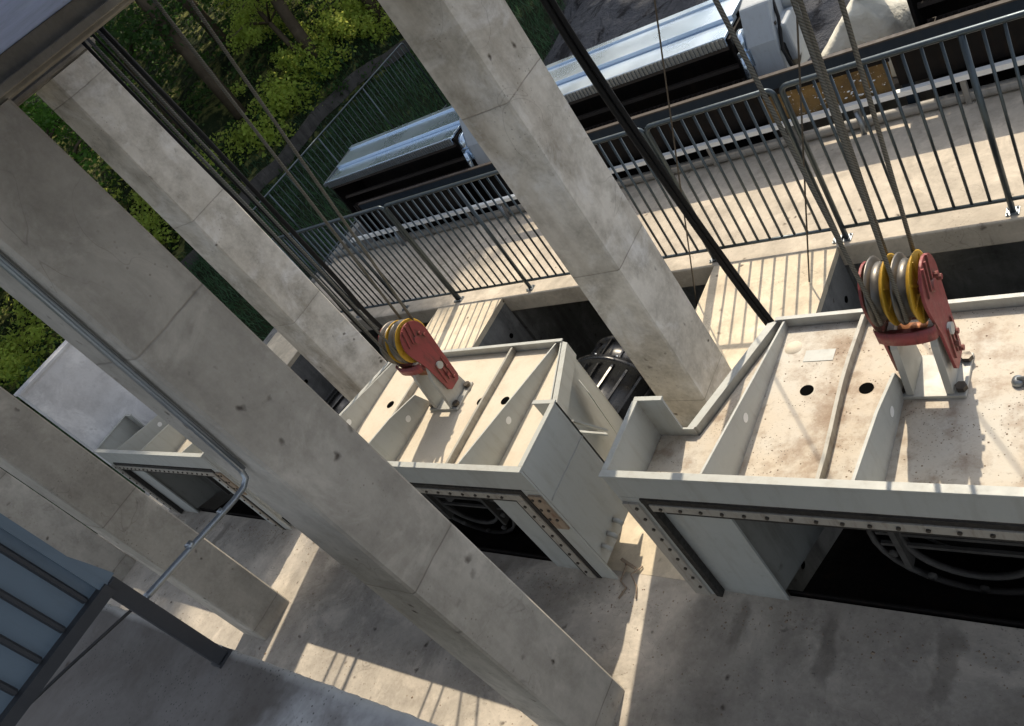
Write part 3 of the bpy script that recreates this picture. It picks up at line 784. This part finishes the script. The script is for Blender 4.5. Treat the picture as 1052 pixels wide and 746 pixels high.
# rusty trough with debris
tr = empty('debris_trough', (-2.7, 6.47, Z0), 'short rusty brown trough with white scraps behind the railing', 'trough')
def rust_mat():
    t = NT('rusty_plate'); a = t.noise(5, 6, .7); b = t.noise(30, 4, .7)
    c = t.mix(t.ramp(a, .35, .65), (.09,.055,.02), (.21,.13,.04)); c = t.mix(t.ramp(b, .62, .68), c, (.6,.55,.48)); return t.done(c, .85, 0, t.bump(b, .6, .01))
rm = rust_mat()
b = MB(); v, f_ = slab([(-.58,-.03,.21),(.52,-.03,.21),(.52,.03,.50),(-.58,.03,.50)], (0,-.98,.15), .012); b.add(v, f_); b.build('plate', rm, tr)
b = MB(); b.box(-.60, .55, .033, .055, .50, .60); b.build('rim', M['grey_house'], tr)
for i in range(46):
    x, u = random.gauss(.1,.22), random.random(); r_ = random.uniform(.006,.018)
    if -.56 < x < .5: MB().lathe([(0,r_*.5),(r_,0),(0,-r_*.5)], (0,0,0), 'z', 5, smooth=False).build('scrap', M['white'], tr, loc=(x, -.034+.045*u, .295+.19*u))
# pale bulk sack
def sack():
    b = MB(); n = 40; K = 16; vs_ = []
    for j in range(K+1):
        h = .02+1.0*j/K
        xl = -.50+max(0, h-.25)*1.0; xr = .36-max(0, h-.42)*.75-max(0, h-.75)*.9; xr = max(xr, xl+.04)
        cx_, a_ = (xl+xr)/2, (xr-xl)/2; c_ = .27*(1-.35*h)
        for i in range(n):
            th = 2*math.pi*i/n; cx, sy = math.cos(th), math.sin(th)
            x = cx_+a_*math.copysign(abs(cx)**.45, cx); y = c_*math.copysign(abs(sy)**.55, sy)
            w = noise.fractal(Vector((x*4, y*4, h*5)), 1, 2, 3)
            vs_.append((x+.05*w, y+.05*noise.noise(Vector((x*7, h*7, y))), h+.03*w))
    fs_ = []
    for j in range(K):
        for i in range(n): fs_.append((j*n+i, j*n+(i+1) % n, (j+1)*n+(i+1) % n, (j+1)*n+i))
    fs_.append(tuple(range(K*n, (K+1)*n)))
    b.add(vs_, fs_, 0, True)
    t = NT('sack_cloth'); a = t.noise(5, 4); f = t.noise(60, 2)
    m = t.done(t.mix(t.ramp(a, .3, .7), (.62,.60,.52), (.75,.74,.66)), .8, 0, t.bump(a, .8, .05))
    return b.build('bulk_sack', m, loc=(-2.50, 7.25, Z0+.05))
sk = sack(); tag(sk, 'pale bulging sack standing behind the navy beam at the top right', 'sack')
tag(MB().box(-3.25, -1.9, 6.98, 7.52, Z0-.0, Z0+.05).build('sack_shelf', M['kerb'], loc=(-2.6,7.25,Z0), world=True), 'narrow ledge carrying the pale sack between two machines', 'ledge')

# ------------------------------------------------------------------ near platform, ribbed panel, post, conduit
pf = MB()
N = 500; ed = []
for i in range(N+1):
    x = -6.2+7.6*i/N; ed.append((x, .296+.0035*noise.fractal(Vector((x*14, 0, 0)), .8, 2, 4)))
pf.prism([(-6.2, -3), (1.4, -3)]+ed[::-1], 'z', -1.80, -1.6)
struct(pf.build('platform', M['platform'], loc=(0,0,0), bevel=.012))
ps = empty('ribbed_panel', (-2.70, .27, -1.6), 'blue grey ribbed steel panel with a dark post at the lower left', 'panel')
MB().box(-.028, .022, -.04, .012, .01, .50).build('post', M['charcoal'], ps, bevel=.004)
MB().box(-.034, .028, -.046, .022, 0, .008).build('base_plate', M['charcoal'], ps)
p = MB(); y = -.045; 
p.box(-.02, -.008, -1.6, -.04, .51, 1.45)
po = p.build('sheet', M['steelpanel'], ps)
q = MB(); y = -.075
while y > -1.5:
    q.prism([(-.008, y), (.006, y-.006), (.006, y-.016), (-.008, y-.022)], 'z', .515, 1.44); y -= .098
q.build('ribs', M['charcoal'], po)
q = MB(); q.box(-.03, .03, -1.6, -.02, .47, .51); q.build('bottom_frame', M['charcoal'], ps)
q = MB(); q.bar((0, -.028, .50), (0, -.028, 1.45), .035, .03); q.build('end_frame', M['steelpanel'], ps)
q = MB(); v, f_ = slab([(.01,-.035,.50),(.01,.02,.505),(.01,.0,.60),(.01,-.035,.75)], (1,0,0), .006); q.add(v, f_); q.build('corner_gusset', M['steelpanel'], ps)
# conduit
cd = empty('conduit', (-2.93, .865, -1.4), 'thin galvanised conduit running down the nearest column and bending off to the platform', 'conduit')
path = [(-2.845,.868,.05),(-2.877,.868,-.24),(-2.930,.868,-1.05),(-2.952,.866,-1.36),(-2.955,.855,-1.40),(-2.955,.82,-1.415),(-2.952,.76,-1.412),(-2.93,.323,-1.345),(-2.928,.30,-1.338)]
MB().tube([(x+2.93, y-.865, z+1.4) for x, y, z in path], .0125, 10).build('pipe', M['conduit'], cd)
c2 = [(-2.825,.872,.05),(-2.86,.872,-.24),(-2.912,.872,-1.05),(-2.93,.872,-1.36)]
MB().tube([(x+2.93, y-.865, z+1.4) for x, y, z in c2], .007, 8).build('cable_trim', M['galv'], cd)
MB().cyl((-.0145, -.32, .0285), (-.012, -.345, .0325), .0155, 12).build('coupling', M['conduit'], cd)
MB().cyl((-.0245, -.16, .001), (-.0235, -.18, .004), .0145, 12).build('coupling', M['conduit'], cd)

MB().tube([(.002,-.565,.062),(.03,-.865,.15),(.07,-1.36,.28)], .006, 8).build('lead', M['charcoal'], cd)
# rusty wire scrap on the floor
w_ = MB()
def P3(x, y, z): return (x, y, z)
w_.tube([(-3.13,2.02,-3.99),(-3.09,1.98,-3.95),(-3.12,1.90,-3.99),(-3.06,1.86,-3.99),(-3.08,1.78,-3.985)], .007, 6)
w_.tube([(-3.0,2.02,-3.99),(-3.04,1.94,-3.96),(-2.99,1.88,-3.99),(-2.96,1.80,-3.99)], .006, 6)
w_.bar((-3.16,2.04,-3.97), (-3.02,1.98,-3.95), .02, .012)
tag(w_.build('scrap_wire', M['rusty'], loc=(-3.08,1.9,Z0), world=True), 'twisted rusty wire scrap on the sunlit strip between the gates', 'wire')

# ------------------------------------------------------------------ vegetation
def leaves(mb, c, r, n, size, rnd, flat=.75):
    for _ in range(n):
        while True:
            p = Vector((rnd.uniform(-1,1), rnd.uniform(-1,1), rnd.uniform(-1,1)))
            if p.length <= 1: break
        p = Vector((p.x*r, p.y*r, p.z*r*flat)) + c
        s_ = size*rnd.uniform(.6, 1.4)
        d = Vector((rnd.gauss(0,1), rnd.gauss(0,1), rnd.gauss(0,.6)-.3)).normalized()
        u = d.cross(Vector((rnd.gauss(0,1), rnd.gauss(0,1), rnd.gauss(0,1)))).normalized()
        a = p; b_ = p+d*s_
        mb.add([a, a+d*s_*.5+u*s_*.28, b_, a+d*s_*.5-u*s_*.28], [(0,1,2,3)], 0, False)
def make_tree(seed, h, spread, leafmat, nl, size):
    rnd = random.Random(seed)
    o = empty('tree', (0,0,0))
    t = MB(); lean = Vector((rnd.uniform(-.1,.1), rnd.uniform(-.1,.1), 0))
    pts = []; k = 9
    for i in range(k): u = i/(k-1); pts.append(Vector((lean.x*h*u+.12*math.sin(u*5+seed), lean.y*h*u+.1*math.cos(u*4+seed), h*.9*u)))
    r0_ = .02*h
    t.tube(pts, 0, 9, radii=[r0_*(1-.85*i/(k-1))+.01 for i in range(k)])
    cl = MB()
    for b_ in range(15):
        u = rnd.uniform(.36, 1); base = pts[0].lerp(pts[-1], u); base = pts[min(k-1, int(u*(k-1)))]
        a = rnd.uniform(0, 2*math.pi); L = spread*(1.1-.6*u)*rnd.uniform(.6, 1.15)
        tip = base+Vector((math.cos(a)*L, math.sin(a)*L, L*rnd.uniform(.15, .7)))
        mid = base.lerp(tip, .5)+Vector((0,0,.12*L))
        t.tube([base, mid, tip], 0, 6, radii=[r0_*(1-.7*u)*.5, r0_*.25, .012])
        for q in range(4):
            c = base.lerp(tip, rnd.uniform(.45, 1.1))+Vector((rnd.gauss(0,.3), rnd.gauss(0,.3), rnd.gauss(0,.25)))*spread*.35
            leaves(cl, c, spread*rnd.uniform(.13, .28), nl//60, size, rnd)
    t.build('trunk', M['bark'], o)
    cl.build('crown', leafmat, o, fixn=False)
    return o
def make_tall(seed, h):
    rnd = random.Random(seed); o = empty('tall_tree', (0,0,0)); t = MB(); k = 12
    pts = [Vector((.25*math.sin(i*.7+seed), .2*math.cos(i*.6), h*.95*i/(k-1))) for i in range(k)]
    t.tube(pts, 0, 10, radii=[.22*(1-.8*i/(k-1))+.02 for i in range(k)])
    cl = MB()
    for b_ in range(26):
        q = rnd.randint(5, k-1); base = pts[q]; a = rnd.uniform(0, 6.28); L = 4.3*(1.15-.45*q/k)*rnd.uniform(.6, 1.1)
        tip = base+Vector((math.cos(a)*L, math.sin(a)*L, L*rnd.uniform(.1, .6)))
        t.tube([base, base.lerp(tip, .5)+Vector((0,0,.2)), tip], 0, 6, radii=[.08, .045, .015])
        for j in range(5):
            c = base.lerp(tip, rnd.uniform(.4, 1.15))+Vector((rnd.gauss(0,.6), rnd.gauss(0,.6), rnd.gauss(0,.5)))
            leaves(cl, c, rnd.uniform(.6, 1.15), 85, .32, rnd)
    t.build('trunk', M['bark'], o); cl.build('crown', M['leaf_dark'], o, fixn=False); return o
tall = make_tall(5, 23)
for i, (x, y, s_, lb) in enumerate(((-15.4,22.6,1.25,'tall bare stemmed tree nearest the top of the middle column'),(-13.3,22.9,1.3,'tall broad tree with its foot behind the middle column'),(-17.3,21.3,.92,'tall bare stemmed tree left of the one by the middle column'),
      (-20.6,20.0,.9,'tall bare stemmed tree above the end of the side railing'),(-23.6,16.6,.85,'tall bare stemmed tree behind the thin ropes'),
      (-18.9,18.6,1.0,'tall bare stemmed tree at the corner of the bank'),(-19.9,16.7,.8,'slimmer tall tree just beyond the ditch, right of the ropes'),(-21.9,14.6,.9,'tall tree beyond the ditch between the two thin ropes'),(-22.5,11.0,.9,'tall tree at the upper left beside the back column'))):
    o = tall if i == 0 else copy_tree(tall)
    o.location = (x, y, gh(x, y)-.1); o.scale = (s_,)*3; o.rotation_euler = (0, 0, i*1.3)
    tag(o, lb, 'tree', 'tall trees on the bank')
protos = [make_tree(1, 8.5, 3.0, M['leaf'], 10000, .15), make_tree(2, 10, 3.2, M['leaf_dark'], 10000, .16), make_tree(3, 6.5, 2.4, M['leaf_light'], 8000, .12), make_tree(4, 9, 2.8, M['leaf'], 9000, .14)]
spots = [(-20.5,16.5,2,.75),(-22,19.5,0,1),(-19.8,21.5,3,.95),(-23.5,13.5,1,1),(-26,17,2,1.1),(-21.8,9.5,3,.9),(-25.5,9,1,1.05),
         (-23.2,5.2,0,.9),(-27,4.8,1,1.1),(-22.5,1.6,3,.8),(-18,25,1,1.1),(-24,24,1,1.1),(-30,21,3,1.2),(-32,13,1,1.3),(-14.5,26.5,0,1.0),(-29,9.5,0,1.1),(-31,2,0,1.2),(-28,-2,1,1.1),(-13.2,23.5,1,.9),(-36,8,1,1.4),(-36,18,1,1.4)]
KD = ['mid green leafy tree', 'dark dense tree', 'pale yellow green young tree', 'slender green tree']
WH = ['low on the bank edge, backlit by the sun', 'behind the ditch at the bank corner', 'at the far end of the side railing', 'just above the left wire rope crossing', 'deep in the wood behind the pale young tree', 'above the back column at the upper left',
      'behind the slender tree at the upper left', 'seen through the gap left of the back column', 'deep in the wood left of the back column', 'seen left of the nearest column', 'beside the nearest back column at the top', 'filling the top centre of the wood', 'on the hillside beyond the top centre',
      'on the hillside behind the ropes', 'right of the nearest back column top', 'high on the hillside at the upper left', 'high on the hillside at the left edge', 'at the far left edge of the wood', 'by the grey mud to the right of the side railing', 'on the skyline at the upper left', 'on the skyline above the ropes']
used = set()
for (x, y, k, s_), wh in zip(spots, WH):
    if k in used: o = copy_tree(protos[k])
    else: o = protos[k]; used.add(k)
    o.location = (x, y, gh(x, y)-.15); o.rotation_euler = (0, 0, random.uniform(0, 6.28)); o.scale = (s_, s_, s_)
    tag(o, KD[k]+' '+wh, 'tree', 'trees of the wood beyond the grass')
# undergrowth and grass (stuff)
rnd = random.Random(11)
def edge_x(y): return (-18.6+.30*(y-15)) if y > 8 else -20.7
u = MB(); dk = MB()
clumps = [(18.3,.9),(17.6,1.0),(16.2,.7),(13.6,.6),(11.2,1.0),(9.3,.8),(6.8,1.1),(5.4,.7),(3.4,1.0),(.8,1.2),(19.6,.9),(14.9,.5)]
for y0, r_ in clumps:
    for i in range(int(24*r_)+6):
        y = rnd.gauss(y0, .55*r_); x = edge_x(y)-rnd.uniform(.5, 1.2)-abs(rnd.gauss(0, 1.6*r_))
        c = Vector((x, y, gh(x, y)+rnd.uniform(.15, 1.0)*r_)); leaves(u, c, rnd.uniform(.25, .6), 75, .12, rnd, .8)
for i in range(60):
    y = rnd.uniform(19.5, 25); x = rnd.uniform(-19, -9.5); c = Vector((x, y, gh(x, y)+rnd.uniform(.1, .6))); leaves(u, c, rnd.uniform(.3, .8), 70, .12, rnd, .8)
for i in range(230):
    y = rnd.uniform(-3, 22); x = edge_x(y)-rnd.uniform(-.2, 6)
    c = Vector((x, y, gh(x, y)+rnd.uniform(.0, .5))); leaves(dk, c, rnd.uniform(.3, .8), 55, .13, rnd, .7)
tag(dk.build('ivy', M['leaf_dark'], fixn=False), 'dark low ivy and scrub along the ditch', 'scrub', kind='stuff')
tag(u.build('undergrowth', M['leaf_light'], fixn=False), 'light green undergrowth along the foot of the wood', 'undergrowth', kind='stuff')
u = MB()
for i in range(300):
    y = rnd.uniform(-3, 26); e = (-18.6+.30*(y-15)) if y > 8 else -20.7; x = e-rnd.uniform(3.5, 15)
    c = Vector((x, y, gh(x, y)+rnd.uniform(.2, 3.2))); leaves(u, c, rnd.uniform(.5, 1.3), 90, .15, rnd, .8)
tag(u.build('thicket', M['leaf_dark'], fixn=False), 'dark thicket filling the gaps between the tree trunks', 'thicket', kind='stuff')
gs = MB()
for i in range(26000):
    x = rnd.uniform(-21, -9.3); y = rnd.uniform(1.5, 21)
    if gh(x, y) < -6 : continue
    if x > -9.1-.35*max(0, y-11) and y > 7.9: continue
    z = gh(x, y)-.02; h = rnd.uniform(.08, .30); a = rnd.uniform(0, 6.28); w2 = rnd.uniform(.008, .02)
    dx, dy = math.cos(a)*w2, math.sin(a)*w2; lx, ly = rnd.gauss(0, .08), rnd.gauss(0, .08)
    gs.add([(x-dx, y-dy, z), (x+dx, y+dy, z), (x+lx, y+ly, z+h)], [(0,1,2)], 0, False)
tag(gs.build('grass', M['grass'], fixn=False), 'dark green rough grass beyond the side railing', 'grass', kind='stuff')

gt = MB(); rnd = random.Random(3)
for i in range(1500):
    x = rnd.uniform(-9.5, 0); y = rnd.choice((rnd.uniform(.6, 1.88), 1.88-abs(rnd.gauss(0, .10)))); r_ = rnd.uniform(.002, .007)*(2 if rnd.random() < .05 else 1)
    a = rnd.uniform(0, 3)
    gt.add([(x+r_*math.cos(a+k*1.57), y+r_*math.sin(a+k*1.57), Z0+.0005) for k in range(4)]+[(x, y, Z0+r_*.8)], [(0,1,4),(1,2,4),(2,3,4),(3,0,4)], 0)
for i in range(500):
    x = rnd.uniform(-3.4, -.2); y = GY+rnd.uniform(.06, 1.2); r_ = rnd.uniform(.002, .006); a = rnd.uniform(0, 3)
    gt.add([(x+r_*math.cos(a+k*1.57), y+r_*math.sin(a+k*1.57), Z0+.8805) for k in range(4)]+[(x, y, Z0+.88+r_*.8)], [(0,1,4),(1,2,4),(2,3,4),(3,0,4)], 0) if abs(x+1.136) < .88 else None
tag(gt.build('grit', M['rusty'], fixn=False), 'loose grit and rust flakes lying at the foot of the gates', 'grit', kind='stuff')

dt = MB(); pts = []
for i in range(60):
    y = 8.2+i*.19; x = edge_x(y)-.45; pts.append(((x, y), gh(x, y)))
for i in range(59):
    (x0, y0), z0 = pts[i]; (x1, y1), z1 = pts[i+1]
    dt.bar((x0, y0, z0+.12), (x1, y1, z1+.12), .16, .34)
tag(dt.build('low_wall', M['pitdark'], loc=(pts[0][0][0], pts[0][0][1], pts[0][1]), world=True), 'low dark stone edging wall between the grass and the wooded bank', 'wall')
